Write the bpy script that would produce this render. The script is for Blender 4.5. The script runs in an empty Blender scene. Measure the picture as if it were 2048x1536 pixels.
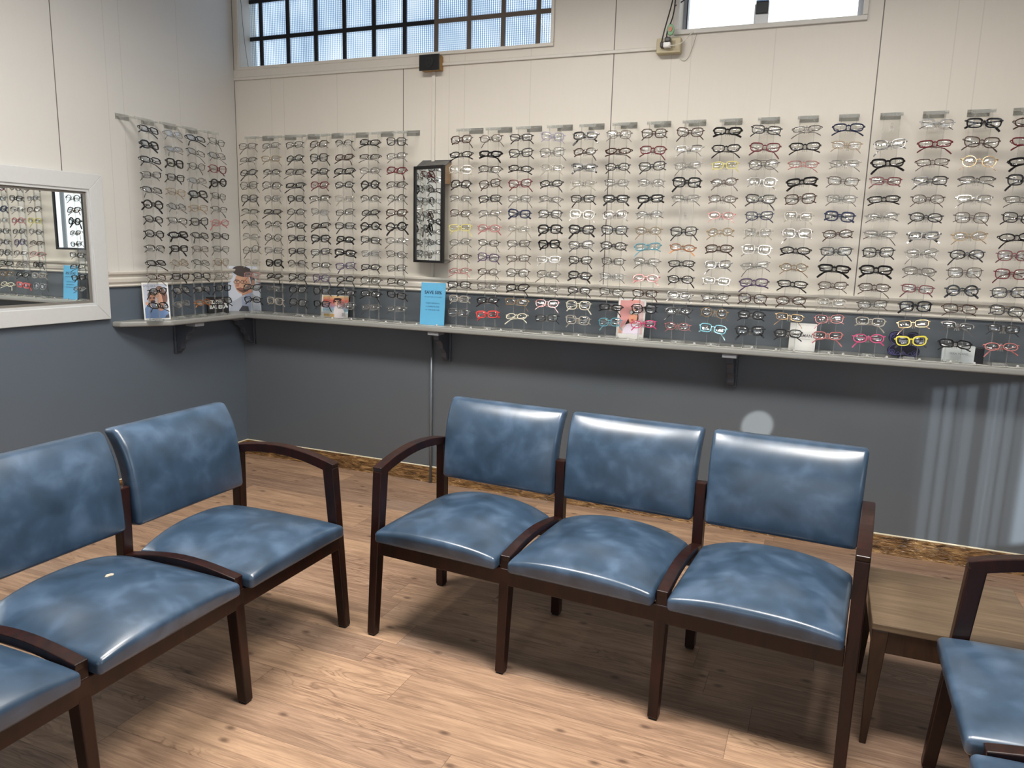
import bpy, bmesh, math, random
from mathutils import Vector, Matrix, Euler
R = random.Random(7)
SC = bpy.context.scene
COL = SC.collection
PI = math.pi

# ------------------------------------------------------------------ materials
def lin(c):
    return tuple(((v/255)/12.92 if v/255 <= .04045 else ((v/255+.055)/1.055)**2.4) for v in c)

class NT:
    """tiny node-tree helper"""
    def __init__(s, name):
        s.m = bpy.data.materials.new(name); s.m.use_nodes = True
        s.t = s.m.node_tree; s.t.nodes.clear()
        s.out = s.n('ShaderNodeOutputMaterial')
    def n(s, typ, **kw):
        nd = s.t.nodes.new(typ)
        for k, v in kw.items(): setattr(nd, k, v)
        return nd
    def l(s, a, b): s.t.links.new(a, b)
    def setin(s, sock, v):
        if hasattr(v, 'is_output'): s.l(v, sock)
        else: sock.default_value = v
    def math(s, op, a, b=None, c=None):
        nd = s.n('ShaderNodeMath', operation=op)
        for i, v in enumerate((a, b, c)):
            if v is not None: s.setin(nd.inputs[i], v)
        return nd.outputs[0]
    def mix(s, fac, a, b, blend='MIX'):
        nd = s.n('ShaderNodeMix', data_type='RGBA', blend_type=blend)
        s.setin(nd.inputs[0], fac); s.setin(nd.inputs[6], a); s.setin(nd.inputs[7], b)
        return nd.outputs[2]
    def noise(s, vec, scale, detail=3, rough=.5, dist=0, dim='3D'):
        nd = s.n('ShaderNodeTexNoise', noise_dimensions=dim)
        s.l(vec, nd.inputs['Vector']); nd.inputs['Scale'].default_value = scale
        nd.inputs['Detail'].default_value = detail; nd.inputs['Roughness'].default_value = rough
        nd.inputs['Distortion'].default_value = dist
        return nd.outputs[0]
    def ramp(s, fac, stops, interp='LINEAR'):
        nd = s.n('ShaderNodeValToRGB'); r = nd.color_ramp; r.interpolation = interp
        while len(r.elements) < len(stops): r.elements.new(.5)
        for e, (p, c) in zip(r.elements, stops):
            e.position = p; e.color = (*c, 1) if len(c) == 3 else c
        s.l(fac, nd.inputs[0]); return nd.outputs[0]
    def pos(s, obj=False, scale=(1, 1, 1)):
        if obj: o = s.n('ShaderNodeTexCoord').outputs['Object']
        else: o = s.n('ShaderNodeNewGeometry').outputs['Position']
        mp = s.n('ShaderNodeMapping'); mp.inputs['Scale'].default_value = scale
        s.l(o, mp.inputs[0]); return mp.outputs[0]
    def principled(s, color=(.5, .5, .5), rough=.5, **kw):
        p = s.n('ShaderNodeBsdfPrincipled')
        s.setin(p.inputs['Base Color'], color if hasattr(color, 'is_output') else (*color, 1))
        s.setin(p.inputs['Roughness'], rough)
        for k, v in kw.items(): s.setin(p.inputs[k], v)
        s.l(p.outputs[0], s.out.inputs[0]); s.p = p; return p
    def bump(s, h, strength=.2, dist=.002):
        b = s.n('ShaderNodeBump'); b.inputs['Strength'].default_value = strength
        b.inputs['Distance'].default_value = dist; s.l(h, b.inputs['Height'])
        s.l(b.outputs[0], s.p.inputs['Normal'])

MATS = {}
def flat(rgb, rough=.5, metal=0, coat=0, key=None):
    k = (tuple(rgb), rough, metal, coat)
    if k not in MATS:
        t = NT('paint_%d_%d_%d' % tuple(rgb)); kw = {'Metallic': metal}
        if coat: kw['Coat Weight'] = coat
        c = t.noise(t.pos(True), 60, 2)
        a, b = lin(rgb), tuple(v*.93 for v in lin(rgb))
        t.principled(t.mix(c, (*a, 1), (*b, 1)), rough, **kw)
        MATS[k] = t.m
    return MATS[k]

GRO = [0, .093, .29, .385, .56, .77, .93, 1.03]
def panel_paint(name, axis, off, col):
    t = NT(name); g = t.n('ShaderNodeNewGeometry')
    sx = t.n('ShaderNodeSeparateXYZ'); t.l(g.outputs['Position'], sx.inputs[0])
    x = t.math('ADD', sx.outputs[axis], -off + 20*1.2192)
    u = t.math('DIVIDE', t.math('MODULO', x, 1.2192), 1.2192)
    w = .0021/1.2192; stops = []
    for i, p in enumerate(GRO):
        q = p/1.2192; v = 1.0 if i == 0 else .13
        ww = w*1.0 if i == 0 else w*.8
        stops += [(q, (v,)*3), (q+ww, (0,)*3)]
    m = t.ramp(u, stops, 'CONSTANT')
    nz = t.noise(t.pos(), 2.2, 3); nz2 = t.noise(t.pos(scale=(1, 1, .12)), 70, 2)
    c0 = lin(col); c1 = tuple(v*.95 for v in c0)
    c = t.mix(nz, (*c0, 1), (*c1, 1))
    c = t.mix(t.math('MULTIPLY', nz2, .05), c, (*lin((150, 145, 135)), 1))
    c = t.mix(m, c, (*lin((92, 86, 79)), 1))
    t.principled(c, .42)
    h = t.math('SUBTRACT', t.math('MULTIPLY', nz2, .12), m)
    t.bump(h, .35, .003)
    return t.m
M_WALL_B = panel_paint('cream_panelling', 0, 1.2037, (216, 210, 199))
M_WALL_L = panel_paint('cream_panelling_side', 1, -1.225, (207, 205, 200))
def grey_paint(name, col, rough):
    t = NT(name); nz = t.noise(t.pos(), 1.4, 3)
    a = lin(col); b = tuple(v*.86 for v in a)
    t.principled(t.mix(nz, (*a, 1), (*b, 1)), rough)
    t.p.inputs['Specular IOR Level'].default_value = .55
    t.bump(t.noise(t.pos(), 90, 2), .05, .001); return t.m
M_GREY_B = grey_paint('slate_paint', (95, 101, 107), .22)
M_GREY_L = grey_paint('slate_blue_paint', (96, 106, 117), .26)
M_WHITE = flat((226, 223, 216), .35)
M_TRIM = flat((214, 209, 199), .38)
M_MIRFRAME = flat((200, 202, 202), .3)

def mirror_mat():
    t = NT('mirror_silver'); t.principled((.86, .89, .88), .01, Metallic=1.0); return t.m
M_MIRROR = mirror_mat()

def clear(name, tint, gloss, rough=.05, haze=0, hazecol=(.9, .9, .88)):
    t = NT(name)
    tr = t.n('ShaderNodeBsdfTransparent'); tr.inputs[0].default_value = (*tint, 1)
    gl = t.n('ShaderNodeBsdfGlossy'); gl.inputs['Roughness'].default_value = rough
    lw = t.n('ShaderNodeLayerWeight'); fz = t.math('POWER', lw.outputs['Facing'], 4)
    mx = t.n('ShaderNodeMixShader'); t.l(t.math('MULTIPLY', t.math('ADD', t.math('MULTIPLY', fz, .6), .045), gloss), mx.inputs[0])
    base = tr.outputs[0]
    if haze:
        df = t.n('ShaderNodeBsdfDiffuse'); df.inputs[0].default_value = (*hazecol, 1)
        m2 = t.n('ShaderNodeMixShader'); m2.inputs[0].default_value = haze
        t.l(tr.outputs[0], m2.inputs[1]); t.l(df.outputs[0], m2.inputs[2]); base = m2.outputs[0]
    t.l(base, mx.inputs[1]); t.l(gl.outputs[0], mx.inputs[2]); t.l(mx.outputs[0], t.out.inputs[0])
    return t.m
M_ACR = clear('clear_acrylic', (.965, .965, .96), .3)
M_ACR_E = clear('acrylic_edge', (.80, .81, .79), .9, .12, .16)
M_ACR_U = clear('acrylic_upright', (.90, .90, .885), .5, .12, .10)
M_ACR_N = clear('acrylic_nose_piece', (.95, .95, .94), 1.0, .15, .14)
M_LENS = clear('demo_lens', (.975, .98, .98), 2.6, .06)
M_BEAD = clear('clear_bead', (.8, .8, .78), 1.0, .1, .4)

def leather():
    t = NT('blue_vinyl_leather')
    n1 = t.noise(t.pos(), 8.5, 4, .55, .3); n2 = t.noise(t.pos(), 17, 2, .5)
    f = t.math('ADD', t.math('MULTIPLY', n1, .8), t.math('MULTIPLY', n2, .2))
    c = t.ramp(f, [(.28, lin((38, 54, 70))), (.5, lin((51, 71, 92))), (.72, lin((76, 97, 121)))])
    r = t.math('ADD', t.math('MULTIPLY', n2, .1), .26)
    t.principled(c, r); t.p.inputs['Coat Weight'].default_value = .5
    t.p.inputs['Coat Roughness'].default_value = .3
    return t.m
M_LEATHER = leather()
def wood(name, a, b, scale=(3, 3, 40), rough=.3, coat=.3, k=1.0):
    t = NT(name)
    n1 = t.noise(t.pos(True, scale), k, 4, .6, .8)
    t.principled(t.ramp(n1, [(.3, lin(a)), (.7, lin(b))]), rough)
    t.p.inputs['Coat Weight'].default_value = coat; t.p.inputs['Coat Roughness'].default_value = .15
    t.p.inputs['Specular IOR Level'].default_value = .35
    t.bump(n1, .06, .001); return t.m
M_MAHOG = wood('mahogany_frame', (19, 7, 4), (44, 16, 10), (14, 14, 3), .36, .12, 2)
M_TABLE = wood('walnut_laminate', (88, 72, 56), (116, 99, 79), (2, 40, 40), .35, .2, 1.8)
M_TLEG = wood('dark_walnut', (38, 24, 16), (62, 42, 28), (14, 14, 3), .35, .2, 2)

def floor_mat():
    t = NT('oak_vinyl_plank'); g = t.n('ShaderNodeNewGeometry')
    sx = t.n('ShaderNodeSeparateXYZ'); t.l(g.outputs['Position'], sx.inputs[0])
    X, Y = sx.outputs[0], sx.outputs[1]
    PW, PL = .152, 1.22
    yy = t.math('DIVIDE', t.math('ADD', Y, 40.05), PW)
    row = t.math('FLOOR', yy); fy = t.math('FRACT', yy)
    wn = t.n('ShaderNodeTexWhiteNoise', noise_dimensions='1D'); t.l(row, wn.inputs['W'])
    xx = t.math('ADD', t.math('DIVIDE', t.math('ADD', X, 40), PL), t.math('MULTIPLY', wn.outputs[0], 7.3))
    colm = t.math('FLOOR', xx); fx = t.math('FRACT', xx)
    cb = t.n('ShaderNodeCombineXYZ'); t.l(row, cb.inputs[0]); t.l(colm, cb.inputs[1])
    w2 = t.n('ShaderNodeTexWhiteNoise', noise_dimensions='2D'); t.l(cb.outputs[0], w2.inputs['Vector'])
    rnd = w2.outputs[0]
    v = t.n('ShaderNodeCombineXYZ')
    t.l(t.math('ADD', X, t.math('MULTIPLY', rnd, 31)), v.inputs[0]); t.l(t.math('ADD', Y, t.math('MULTIPLY', rnd, 17)), v.inputs[1])
    def mp(sc):
        m = t.n('ShaderNodeMapping'); m.inputs['Scale'].default_value = sc; t.l(v.outputs[0], m.inputs[0]); return m.outputs[0]
    # warped grain: rings of a distorted field, long in x
    warp = t.noise(mp((1.3, 7, 1)), 1.6, 3, .55, .5)
    rings = t.math('FRACT', t.math('MULTIPLY', warp, 13))
    rings = t.math('ABSOLUTE', t.math('SUBTRACT', rings, .5))
    rm = t.ramp(t.noise(mp((1.1, 4, 1)), 1.7, 2), [(.5, (0, 0, 0)), (.64, (1, 1, 1))])
    fine = t.noise(mp((3.2, 62, 1)), 1.7, 5, .7, .25)
    med = t.noise(mp((1.5, 15, 1)), 1.6, 4, .62, .9)
    base = t.ramp(rnd, [(0, lin((142, 118, 100))), (.35, lin((162, 132, 108))), (.7, lin((178, 146, 118))), (1, lin((151, 128, 111)))])
    c = t.mix(t.math('MULTIPLY', t.ramp(med, [(.42, (0,)*3), (.62, (1,)*3)]), .42), base, (*lin((104, 78, 62)), 1))
    c = t.mix(t.math('MULTIPLY', t.ramp(fine, [(.46, (0,)*3), (.68, (1,)*3)]), .4), c, (*lin((90, 66, 54)), 1))
    c = t.mix(t.math('MULTIPLY', t.ramp(fine, [(.3, (1,)*3), (.45, (0,)*3)]), .25), c, (*lin((212, 182, 156)), 1))
    rr = t.math('MULTIPLY', t.ramp(rings, [(.02, (1,)*3), (.2, (0,)*3)]), rm)
    c = t.mix(t.math('MULTIPLY', rr, .55), c, (*lin((88, 62, 48)), 1))
    vor = t.n('ShaderNodeTexVoronoi', voronoi_dimensions='2D'); t.l(mp((3.1, 5.6, 1)), vor.inputs['Vector']); vor.inputs['Scale'].default_value = 1.0
    vc = t.n('ShaderNodeSeparateColor'); t.l(vor.outputs['Color'], vc.inputs[0])
    kn = t.math('MULTIPLY', t.ramp(vor.outputs['Distance'], [(.02, (1,)*3), (.075, (0,)*3)]), t.math('GREATER_THAN', vc.outputs[0], .3))
    c = t.mix(t.math('MULTIPLY', kn, .7), c, (*lin((70, 50, 40)), 1))
    ey = t.math('MINIMUM', fy, t.math('SUBTRACT', 1, fy)); ex = t.math('MINIMUM', fx, t.math('SUBTRACT', 1, fx))
    seam = t.math('MAXIMUM', t.math('LESS_THAN', ey, .006), t.math('LESS_THAN', ex, .0009))
    c = t.mix(t.math('MULTIPLY', seam, .5), c, (*lin((66, 48, 40)), 1))
    t.principled(c, t.math('ADD', t.math('MULTIPLY', fine, .15), .42))
    t.p.inputs['Specular IOR Level'].default_value = .4
    t.bump(t.math('SUBTRACT', t.math('MULTIPLY', fine, .3), seam), .15, .001)
    return t.m
M_FLOOR = floor_mat()

def base_mat():
    t = NT('crinkled_wood_print_skirting')
    n = t.noise(t.pos(scale=(5, 5, 30)), 1.6, 5, .65, 1.6)
    n2 = t.noise(t.pos(scale=(14, 14, 40)), 2, 3, .6, .8)
    c = t.ramp(n, [(.34, lin((60, 42, 24))), (.46, lin((104, 76, 44))), (.56, lin((138, 104, 64))), (.68, lin((180, 144, 96)))])
    t.principled(c, .2); t.bump(n2, .9, .012); return t.m
M_BASE = base_mat()

def block_mat():
    t = NT('ribbed_glass_block'); tc = t.n('ShaderNodeNewGeometry')
    sx = t.n('ShaderNodeSeparateXYZ'); t.l(tc.outputs['Position'], sx.inputs[0])
    a = t.math('SINE', t.math('MULTIPLY', sx.outputs[0], 2*PI/.0125))
    b = t.math('SINE', t.math('MULTIPLY', sx.outputs[2], 2*PI/.011))
    st = t.math('ADD', t.math('MULTIPLY', a, .5), .5)
    st2 = t.math('ADD', t.math('MULTIPLY', b, .5), .5)
    nz = t.noise(t.pos(), 3.5, 2)
    f = t.math('ADD', t.math('MULTIPLY', st, .55), t.math('ADD', t.math('MULTIPLY', st2, .2), t.math('MULTIPLY', nz, .5)))
    c = t.ramp(f, [(.15, lin((138, 156, 178))), (.5, lin((190, 207, 224))), (.95, lin((244, 249, 252)))])
    tr = t.n('ShaderNodeBsdfTransparent'); t.l(c, tr.inputs[0])
    gl = t.n('ShaderNodeBsdfGlossy'); gl.inputs['Roughness'].default_value = .2
    mx = t.n('ShaderNodeMixShader'); mx.inputs[0].default_value = .06
    t.l(tr.outputs[0], mx.inputs[1]); t.l(gl.outputs[0], mx.inputs[2]); t.l(mx.outputs[0], t.out.inputs[0]); return t.m
M_BLOCK = block_mat()
M_BLOCK_E = clear('glass_block_rim', (.96, .98, 1.0), .4, .1, .12, (.9, .96, 1.0))
def glow(name, col, s):
    t = NT(name); e = t.n('ShaderNodeEmission'); e.inputs[0].default_value = (*col, 1); e.inputs[1].default_value = s
    t.l(e.outputs[0], t.out.inputs[0]); return t.m

# ------------------------------------------------------------------ mesh helpers
def bx(bm, x0, x1, y0, y1, z0, z1, mi=0, M=None):
    vs = [bm.verts.new(Vector(p)) for p in ((x0,y0,z0),(x1,y0,z0),(x1,y1,z0),(x0,y1,z0),(x0,y0,z1),(x1,y0,z1),(x1,y1,z1),(x0,y1,z1))]
    if M: 
        for v in vs: v.co = M @ v.co
    for f in ((3,2,1,0),(4,5,6,7),(0,1,5,4),(1,2,6,5),(2,3,7,6),(3,0,4,7)):
        bm.faces.new([vs[i] for i in f]).material_index = mi
    return vs
def hexa(bm, b, t, mi=0):
    """8 corner solid: b,t lists of 4 points"""
    vs = [bm.verts.new(Vector(p)) for p in list(b)+list(t)]
    for f in ((3,2,1,0),(4,5,6,7),(0,1,5,4),(1,2,6,5),(2,3,7,6),(3,0,4,7)):
        bm.faces.new([vs[i] for i in f]).material_index = mi
def sweep(bm, pts, w, h=None, up=(0, 0, 1), sides=0, closed=False, mi=0, caps=True):
    """rectangular (sides=0) or round tube along pts; w,h may be lists"""
    pts = [Vector(p) for p in pts]; n = len(pts); rings = []
    up = Vector(up)
    for i, p in enumerate(pts):
        a = pts[(i-1) % n] if closed or i > 0 else p
        b = pts[(i+1) % n] if closed or i < n-1 else p
        t = (b-a); t = t.normalized() if t.length > 1e-9 else Vector((1, 0, 0))
        s = t.cross(up); s = s.normalized() if s.length > 1e-6 else t.orthogonal().normalized()
        u = s.cross(t).normalized()
        ww = w[i] if isinstance(w, (list, tuple)) else w
        hh = (h[i] if isinstance(h, (list, tuple)) else h) if h is not None else ww
        if sides: ring = [p+s*(ww*math.cos(2*PI*k/sides))+u*(hh*math.sin(2*PI*k/sides)) for k in range(sides)]
        else: ring = [p+s*ww+u*hh, p-s*ww+u*hh, p-s*ww-u*hh, p+s*ww-u*hh]
        rings.append([bm.verts.new(q) for q in ring])
    m = len(rings[0])
    for i in range(n if closed else n-1):
        A, B = rings[i], rings[(i+1) % n]
        for k in range(m):
            bm.faces.new((A[k], A[(k+1) % m], B[(k+1) % m], B[k])).material_index = mi
    if not closed and caps:
        bm.faces.new(rings[0][::-1]).material_index = mi; bm.faces.new(rings[-1]).material_index = mi
def prism(bm, prof, fn, a, b, mi=0):
    """profile 2D points placed by fn(t,p,q) at t=a and t=b"""
    A = [bm.verts.new(fn(a, p, q)) for p, q in prof]; B = [bm.verts.new(fn(b, p, q)) for p, q in prof]
    n = len(prof)
    for k in range(n): bm.faces.new((A[k], A[(k+1) % n], B[(k+1) % n], B[k])).material_index = mi
    bm.faces.new(A[::-1]).material_index = mi; bm.faces.new(B).material_index = mi
def mesh(bm, name, mats, smooth=False, bevel=0, seg=2):
    bmesh.ops.recalc_face_normals(bm, faces=bm.faces)
    if bevel:
        bmesh.ops.bevel(bm, geom=[e for e in bm.edges if len(e.link_faces) == 2 and e.calc_face_angle(0) > .5], offset=bevel, segments=seg, affect='EDGES', profile=.5)
    me = bpy.data.meshes.new(name); bm.to_mesh(me); bm.free()
    for m in (mats if isinstance(mats, (list, tuple)) else [mats]): me.materials.append(m)
    if smooth:
        for p in me.polygons: p.use_smooth = True
    return me
def obj(name, me, parent=None, loc=None, rot=None):
    o = bpy.data.objects.new(name, me); COL.objects.link(o)
    if parent: o.parent = parent
    if loc: o.location = loc
    if rot: o.rotation_euler = rot
    return o
def tag(o, label, cat, group=None, kind=None):
    o['label'] = label; o['category'] = cat
    if group: o['group'] = group
    if kind: o['kind'] = kind
    return o
def thing(name, label, cat, loc=(0, 0, 0), rotz=0, group=None):
    o = bpy.data.objects.new(name, None); COL.objects.link(o); o.empty_display_size = .1
    o.location = loc; o.rotation_euler = (0, 0, rotz)
    return tag(o, label, cat, group)
def struct(name, me, parent=None):
    o = obj(name, me, parent)
    if not parent: o['kind'] = 'structure'
    return o
def copy_tree(o, parent=None):
    c = o.copy(); COL.objects.link(c); c.parent = parent
    for ch in o.children: copy_tree(ch, c)
    return c
def NB(): return bmesh.new()
def curve_mesh(cu, name):
    o = bpy.data.objects.new('t', cu); COL.objects.link(o)
    me = bpy.data.meshes.new_from_object(o.evaluated_get(bpy.context.evaluated_depsgraph_get())); me.name = name
    if not me.materials: me.materials.append(cu.materials[0])
    bpy.data.objects.remove(o); bpy.data.curves.remove(cu); return me

def rbox(w, d, h, r, fn=None, nx=14, ny=14, nz=4):
    """rounded cushion box centred in x,y and z 0..h"""
    def axis(L, n):
        a = [-L/2, -L/2+r*.15, -L/2+r*.4, -L/2+r*.7]; b = [-v for v in a][::-1]
        return a+[-L/2+r+(L-2*r)*i/n for i in range(n+1)]+b
    xs, ys, zs = axis(w, nx), axis(d, ny), axis(h, nz)
    bm = NB(); V = {}
    def vert(i, j, k):
        if (i, j, k) not in V:
            p = Vector((xs[i], ys[j], zs[k]))
            q = Vector((max(-w/2+r, min(w/2-r, p.x)), max(-d/2+r, min(d/2-r, p.y)), max(-h/2+r, min(h/2-r, p.z))))
            dd = p-q
            if dd.length > 1e-9: p = q+dd.normalized()*r
            p.z += h/2
            if fn: p = fn(p)
            V[i, j, k] = bm.verts.new(p)
        return V[i, j, k]
    X, Y, Z = len(xs)-1, len(ys)-1, len(zs)-1
    for i in range(X):
        for j in range(Y):
            for k in (0, Z): bm.faces.new([vert(i, j, k), vert(i+1, j, k), vert(i+1, j+1, k), vert(i, j+1, k)])
    for i in range(X):
        for k in range(Z):
            for j in (0, Y): bm.faces.new([vert(i, j, k), vert(i+1, j, k), vert(i+1, j, k+1), vert(i, j, k+1)])
    for j in range(Y):
        for k in range(Z):
            for i in (0, X): bm.faces.new([vert(i, j, k), vert(i, j+1, k), vert(i, j+1, k+1), vert(i, j, k+1)])
    return bm

def text_into(bm, s, size, x, z, y, mi=0, align='CENTER', bold=0, sx=1):
    cu = bpy.data.curves.new('t', 'FONT'); cu.body = s; cu.size = size; cu.align_x = align; cu.offset = bold
    cu.resolution_u = 3
    o = bpy.data.objects.new('t', cu); COL.objects.link(o)
    dg = bpy.context.evaluated_depsgraph_get()
    me = bpy.data.meshes.new_from_object(o.evaluated_get(dg))
    vs = [bm.verts.new((x+v.co.x*sx, y, z+v.co.y)) for v in me.vertices]
    for p in me.polygons:
        try: bm.faces.new([vs[i] for i in p.vertices]).material_index = mi
        except ValueError: pass
    bpy.data.objects.remove(o); bpy.data.curves.remove(cu); bpy.data.meshes.remove(me)

# ------------------------------------------------------------------ room
XR, YF, ZC = 6.6, -7.0, 3.2
ZR0, ZR1 = 1.155, 1.238
bm = NB(); bx(bm, -.2, XR+.2, YF-.2, .2, -.08, 0); struct('floor', mesh(bm, 'floor', M_FLOOR))
bm = NB(); bx(bm, -.2, XR+.2, YF-.2, .2, ZC, ZC+.1); struct('ceiling', mesh(bm, 'ceiling', flat((168, 166, 160), .8)))
W1 = (.05, 2.085, 2.468, 3.12); W2 = (2.745, 3.56, 2.478, 3.12)
bm = NB()
bx(bm, -.15, XR+.15, 0, .15, 0, ZR0+.01, 1)
bx(bm, -.15, XR+.15, 0, .15, ZR0+.01, W1[2]); bx(bm, -.15, XR+.15, 0, .15, W1[3], ZC)
bx(bm, -.15, W1[0], 0, .15, W1[2], W1[3]); bx(bm, W1[1], W2[0], 0, .15, W1[2], W1[3])
bx(bm, W2[0], W2[1], 0, .15, W1[2], W2[2]); bx(bm, W2[1], XR+.15, 0, .15, W1[2], W1[3])
struct('wall_back', mesh(bm, 'wall_back', [M_WALL_B, M_GREY_B]))
bm = NB(); bx(bm, -.15, 0, YF, 0, 0, ZR0+.01, 1); bx(bm, -.15, 0, YF, 0, ZR0+.01, ZC)
struct('wall_left', mesh(bm, 'wall_left', [M_WALL_L, M_GREY_L]))
bm = NB()   # right wall with the shop window opening
bx(bm, XR, XR+.15, YF, -5.4, 0, ZC); bx(bm, XR, XR+.15, -2.6, 0, 0, ZC); bx(bm, XR, XR+.15, -5.4, -2.6, 0, .8); bx(bm, XR, XR+.15, -5.4, -2.6, 2.6, ZC)
struct('wall_right', mesh(bm, 'wall_right', flat((130, 126, 120), .5)))
bm = NB(); bx(bm, -.15, 1.0, YF-.15, YF, 0, ZC); bx(bm, 5.6, XR+.15, YF-.15, YF, 0, ZC); bx(bm, 1.0, 5.6, YF-.15, YF, 2.5, ZC); bx(bm, 1.0, 5.6, YF-.15, YF, 0, .6)
struct('wall_front', mesh(bm, 'wall_front', flat((90, 87, 83), .5)))
for nm, P in (('window_3', [(XR+.06, -5.4, -2.6, .8, 2.6)]),):
    bm = NB(); x, a, b, c, d = P[0]
    for y in (a, a+.55, a+1.1, a+1.65, a+2.2, b-.05): bx(bm, x, x+.05, y, y+.05, c, d)
    for z in (c, 1.9, d-.05): bx(bm, x, x+.05, a, b, z, z+.05)
    w = struct(nm, mesh(bm, nm, flat((60, 62, 64), .4)))
bm = NB()
for x in (1.0, 2.5, 4.05, 5.55): bx(bm, x, x+.05, YF-.1, YF-.05, .6, 2.5)
for z in (.6, 2.45): bx(bm, 1.0, 5.6, YF-.1, YF-.05, z, z+.05)
struct('window_4', mesh(bm, 'window_4', flat((60, 62, 64), .4)))

# chair rail
prof = [(0, ZR0), (.012, ZR0), (.016, ZR0+.006), (.009, ZR0+.013), (.010, ZR0+.018), (.020, ZR0+.026), (.022, ZR0+.044), (.014, ZR0+.052), (.016, ZR0+.060), (.026, ZR0+.066),
        (.03, ZR0+.07), (.032, ZR1-.003), (.03, ZR1), (0, ZR1)]
bm = NB(); prism(bm, prof, lambda t, p, q: Vector((t, -p, q)), 0, XR)
struct('trim_1', mesh(bm, 'trim_1', M_TRIM))
bm = NB(); prism(bm, prof, lambda t, p, q: Vector((p, t, q)), -1.018, 0)
struct('trim_2', mesh(bm, 'trim_2', M_TRIM))
# skirting with a thin pale bead of caulk on top
def skirt(fn, a, b, name):
    bm = NB(); prism(bm, [(0, 0), (.010, 0), (.007, .012), (.006, .09), (.004, .095), (0, .095)], fn, a, b)
    prism(bm, [(0, .095), (.0055, .095), (.004, .0995), (0, .1)], fn, a, b, 1)
    return struct(name, mesh(bm, name, [M_BASE, flat((226, 216, 190), .4)]))
skirt(lambda t, p, q: Vector((t, -p, q)), 0, XR, 'baseboard_back')
skirt(lambda t, p, q: Vector((p, t, q)), YF, 0, 'baseboard_left')

# raceway and board under the block window
bm = NB()
bx(bm, 0, 2.66, -.012, 0, 2.392, 2.408)
bx(bm, .0, 1.335, -.008, 0, 2.408, 2.455)
o = obj('cable_raceway', mesh(bm, 'cable_raceway', M_TRIM, bevel=.003))
tag(o, 'long flat beige cable raceway along the wall under the glass block window', 'cable raceway')

# glass block window
wb = obj('window_1', None); wb['kind'] = 'structure'
bm = NB(); T = .03
def picture(bm, x0, x1, z0, z1, t, d):
    bx(bm, x0-t, x1+t, -d, 0, z0-t, z0); bx(bm, x0-t, x0, -d, 0, z0, z1); bx(bm, x1, x1+t, -d, 0, z0, z1); bx(bm, x0-t, x1+t, -d, 0, z1, z1+t)
picture(bm, W1[0]+.0, W1[1], W1[2], W1[3], .018, .012)
struct('window_frame', mesh(bm, 'window_frame', M_TRIM, bevel=.003), wb)
bm = NB(); jx = [.135+.2045*k for k in range(-1, 11)]; jz = [2.437, 2.655, 2.873, 3.091, 3.309]
mort = .011
for x in jx[1:]:
    if W1[0] < x < W1[1]: bx(bm, x-mort, x+mort, .092, .104, W1[2], W1[3], 0 if x < 1.3 else 1)
for z in jz:
    if W1[2] < z < W1[3]: bx(bm, W1[0], 1.36, .0925, .1035, z-mort, z+mort, 0); bx(bm, 1.36, W1[1], .0925, .1035, z-mort, z+mort, 1)
struct('mortar', mesh(bm, 'mortar', [flat((22, 24, 30), .8), flat((104, 92, 82), .8)]), wb)
bm = NB()
for i in range(len(jx)-1):
    for k in range(len(jz)-1):
        x0, x1, z0, z1 = max(jx[i]+mort, W1[0]), min(jx[i+1]-mort, W1[1]), max(jz[k]+mort, W1[2]), min(jz[k+1]-mort, W1[3])
        if x1-x0 < .02 or z1-z0 < .02: continue
        e = .012
        bx(bm, x0, x1, .1, .102, z0, z1, 0)
        for a in ((x0, x0+e, z0, z1), (x1-e, x1, z0, z1), (x0+e, x1-e, z0, z0+e), (x0+e, x1-e, z1-e, z1)):
            bx(bm, a[0], a[1], .096, .0995, a[2], a[3], 1)
struct('glass_blocks', mesh(bm, 'glass_blocks', [M_BLOCK, M_BLOCK_E], bevel=0), wb)
# right clerestory window
wc = obj('window_2', None); wc['kind'] = 'structure'
bm = NB(); picture(bm, W2[0], W2[1], W2[2], W2[3], .022, .014)
struct('window_frame', mesh(bm, 'window_frame', flat((206, 204, 198), .4), bevel=.003), wc)
bm = NB()
for a in ((W2[0], W2[0]+.022, W2[2], W2[3]), (W2[1]-.022, W2[1], W2[2], W2[3]), (W2[0], W2[1], W2[2], W2[2]+.012), (W2[0], W2[1], W2[3]-.02, W2[3])):
    bx(bm, a[0], a[1], .09, .13, a[2], a[3])
struct('window_sash', mesh(bm, 'window_sash', flat((150, 156, 165), .35, .3)), wc)
bm = NB(); bx(bm, W2[0]+.02, W2[1]-.02, .108, .112, W2[2]+.01, W2[3]-.02)
struct('pane', mesh(bm, 'pane', clear('window_glass', (.97, .98, .98), .5)), wc)

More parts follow.
